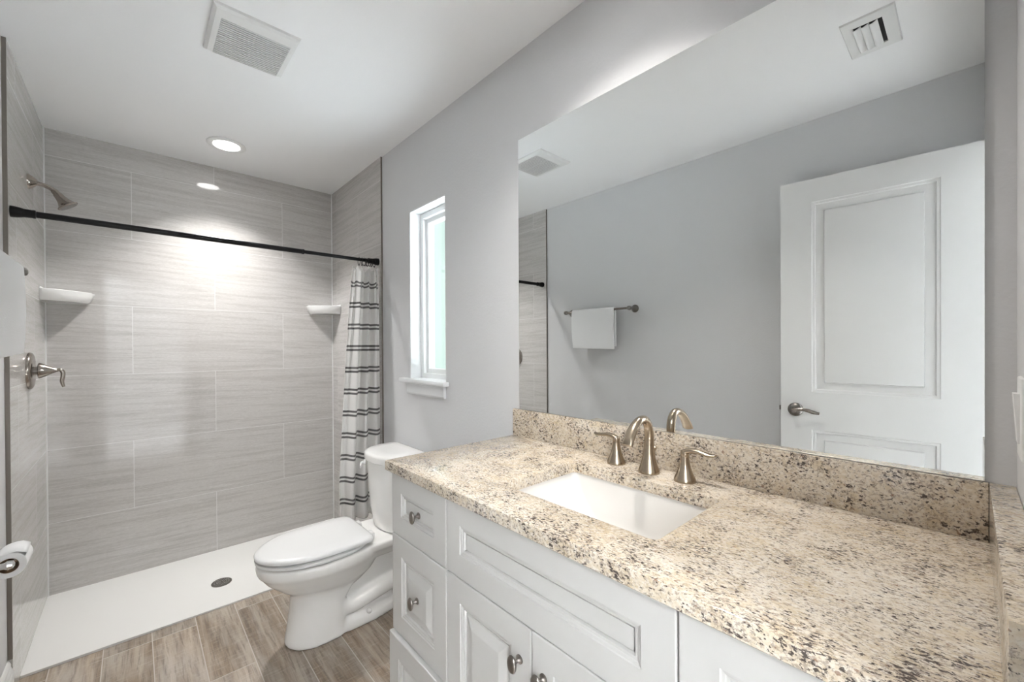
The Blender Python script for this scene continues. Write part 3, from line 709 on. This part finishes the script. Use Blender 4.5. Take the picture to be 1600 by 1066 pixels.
bm = new(); box(bm, (CF+.002, YF+.0005, ZC+.0003), (XR-.0005, YF+.0315, ZS), .0015, 2)
o = obj('side_splash', bm, M_GRAN, origin=(.84, YF+.016, ZC), smooth=30); tag(o, 'short granite side splash at the right end of the countertop', 'backsplash')

# sink
t = thing('sink', ((SX0+SX1)/2, (SY0+SY1)/2, zb-.15), 'white rectangular undermount sink set into the granite countertop', 'sink')
bm = new(); D = zb-.0006
def sk(g, z, r, tilt=0.): return rrect(SX0-.004+g, SX1+.004-g, SY0-.004+g+tilt*.3, SY1+.004-g-tilt, r, z)
loft(bm, [sk(-.014, D, .03), sk(.0, D, .02), sk(.002, D-.006, .02), sk(.010, D-.05, .025, .008), sk(.018, D-.09, .035, .03), sk(.030, D-.118, .045, .06), sk(.055, D-.130, .045, .075), sk(.115, D-.135, .02, .04),
          ], False, True)
basin = obj('basin', bm, M_SINK, t, smooth=60)
m = basin.modifiers.new('Solidify', 'SOLIDIFY'); m.thickness = .008; m.offset = -1
bm = new(); lathe(bm, [(.022, .0), (.022, .002), (.017, .0035), (.004, .0035)], (.83, .575, D-.1355), n=28); obj('drain', bm, M_NICK2, t, smooth=40)

# faucet
FXX, FY = 1.043, .592
t = thing('faucet', (FXX, FY, ZC), 'brushed bronze widespread faucet with arched spout behind the sink', 'faucet')
bm = new()
lathe(bm, [(.0285, 0), (.0285, .003), (.0275, .008), (.0225, .022), (.0175, .040), (.0145, .058), (.0130, .075)], (FXX, FY, ZC), n=32, cap1=True)
tube(bm, [(FXX, FY, ZC+.070), (FXX+.001, FY, ZC+.100), (FXX-.004, FY, ZC+.128), (FXX-.022, FY, ZC+.1465), (FXX-.048, FY, ZC+.1475), (FXX-.075, FY, ZC+.133), (FXX-.098, FY, ZC+.108), (FXX-.109, FY, ZC+.091)], None, 22,
     flat=[(.0130, .0130), (.0128, .0128), (.0122, .0122), (.0118, .0112), (.0120, .0102), (.0135, .0095), (.0155, .0088), (.0165, .0080)], side=(0, 1, 0))
sp = obj('spout', bm, M_NICK, t, smooth=40)
bm = new(); lathe(bm, [(.0028, 0), (.0028, .055), (.0055, .058), (.0062, .064), (.004, .069)], (FXX+.030, FY, ZC), n=14); obj('lift_rod', bm, M_NICK, t, smooth=40)
def fhandle(x, y, s):
    bm = new(); lathe(bm, [(.0268, 0), (.0270, .004), (.0250, .010), (.0192, .022), (.0147, .036), (.0117, .050), (.0102, .064)], (x, y, ZC), n=32); h_ = obj('handle_base', bm, M_NICK, t, smooth=40)
    bm = new(); lathe(bm, [(.0100, .064), (.0104, .0655), (.0104, .074), (.0090, .079), (.004, .081)], (x, y, ZC), n=24)
    tube(bm, [(x, y-s*.002, ZC+.0745), (x, y+s*.015, ZC+.0800), (x, y+s*.032, ZC+.0810), (x, y+s*.050, ZC+.0785), (x, y+s*.066, ZC+.0770), (x, y+s*.077, ZC+.0790)], None, 14, flat=[(.0098, .0075), (.0092, .0068), (.0085, .0060), (.0098, .0052), (.0105, .0044), (.0060, .0028)], side=(1, 0, 0))
    obj('lever', bm, M_NICK, h_, smooth=60)
fhandle(1.053, .7033, 1); fhandle(1.041, .4907, -1)

# mirror
MX = XR-.006; MY0, MY1, MZ0, MZ1 = -.0175, 1.1765, ZS+.0015, 2.0935
bm = new(); box(bm, (MX, MY0, MZ0), (XR-.0003, MY1, MZ1))
bm.faces.ensure_lookup_table(); bm.normal_update()
for f in bm.faces: f.material_index = 0 if f.normal.x < -.9 else 1
o = obj('mirror', bm, [M_MIRROR, M_MEDGE], origin=(XR, .58, MZ0)); tag(o, 'large frameless wall mirror above the granite backsplash', 'mirror')

# light switch
t = thing('light_switch', (.96, YF, 1.19), 'white rocker light switch at the right edge of the photo', 'light switch')
bm = new(); box(bm, (.925, YF, 1.127), (.998, YF+.0055, 1.246), .0025, 3); obj('switch_plate', bm, M_PLAST, t, smooth=40)
bm = new(); prism(bm, [(YF+.005, 1.150), (YF+.0075, 1.150), (YF+.0115, 1.222), (YF+.005, 1.222)], 'x', .945, .978); obj('rocker', bm, M_PLAST, t)

# ------------------------------------------------------------------ open door against the left wall (seen in the mirror)
DL, DT, DH = .694, .035, 2.088; hinge = Vector((-.288, YF+.008, .010)); ang = math.atan2(.645-hinge.y, .056)
bm = new()
def D(i, u, v, d): pass
def doorface(bm, w, h, side):
    """one moulded face in local coords: u along the door, z up, d outward"""
    def P(u, z, d): return (u, side*(DT/2-d), z)
    pans = [(.128, w-.128, 1.055, h-.110), (.128, w-.128, .23, .872)]
    us = [0, .128, w-.128, w]; zs = [0, .23, .872, 1.055, h-.110, h]
    for i in range(3):
        for j in range(5):
            a, b, c, d = us[i], us[i+1], zs[j], zs[j+1]
            if i == 1 and j in (1, 3): continue
            q = [bm.verts.new(P(*p, 0)) for p in ((a, c), (b, c), (b, d), (a, d))]; bm.faces.new(q)
    for a, b, c, d in pans:
        L = [(0, 0), (.003, .003), (.012, .0045), (.016, .0105), (.030, .013), (.047, .013), (.050, .0045), (.053, .004)]
        loft(bm, [[P(a+i, c+i, e), P(b-i, c+i, e), P(b-i, d-i, e), P(a+i, d-i, e)] for i, e in L], False, True)
doorface(bm, DL, DH, 1); doorface(bm, DL, DH, -1)
for q in ([(0, 0), (0, DH)], [(DL, 0), (DL, DH)]):
    bm.faces.new([bm.verts.new(p) for p in ((q[0][0], -DT/2, 0), (q[0][0], DT/2, 0), (q[1][0], DT/2, DH), (q[1][0], -DT/2, DH))])
for z in (0, DH): bm.faces.new([bm.verts.new(p) for p in ((0, -DT/2, z), (DL, -DT/2, z), (DL, DT/2, z), (0, DT/2, z))])
bmesh.ops.remove_doubles(bm, verts=bm.verts, dist=1e-5); bmesh.ops.recalc_face_normals(bm, faces=bm.faces)
dr = struct('door_1', bm, M_TRIM, smooth=25); dr['label'] = 'white two-panel door standing open against the left wall'
UH = DL-.062
for s in (1, -1):
    bm = new(); lathe(bm, [(.033, 0), (.033, .005), (.028, .011), (.014, .014), (.0115, .018), (.0115, .040)], (UH, s*DT/2, .965), (0, s, 0), 30)
    hb = obj('handle_rosette', bm, M_PEWT, dr, smooth=40)
    bm = new(); y = s*(DT/2+.044)
    lathe(bm, [(.0125, -.008), (.0135, .0), (.0125, .007), (.006, .009)], (UH, y-s*.002, .965), (0, s, 0), 22)
    tube(bm, [(UH, y, .966), (UH-.022, y, .971), (UH-.048, y, .970), (UH-.075, y-s*.002, .962), (UH-.100, y-s*.006, .957)], None, 14, flat=[(.009, .008), (.008, .006), (.0085, .005), (.009, .0045), (.006, .004)], side=(0, 0, 1)); obj('lever_handle', bm, M_NICK2, hb, smooth=60)
bm = new(); box(bm, (DL-.0005, -.011, .94), (DL+.0015, .011, .995)); box(bm, (DL, -.006, .955), (DL+.010, .006, .978), .002); obj('latch', bm, M_PEWT, dr)
dr.location = hinge; dr.rotation_euler = (0, 0, ang)
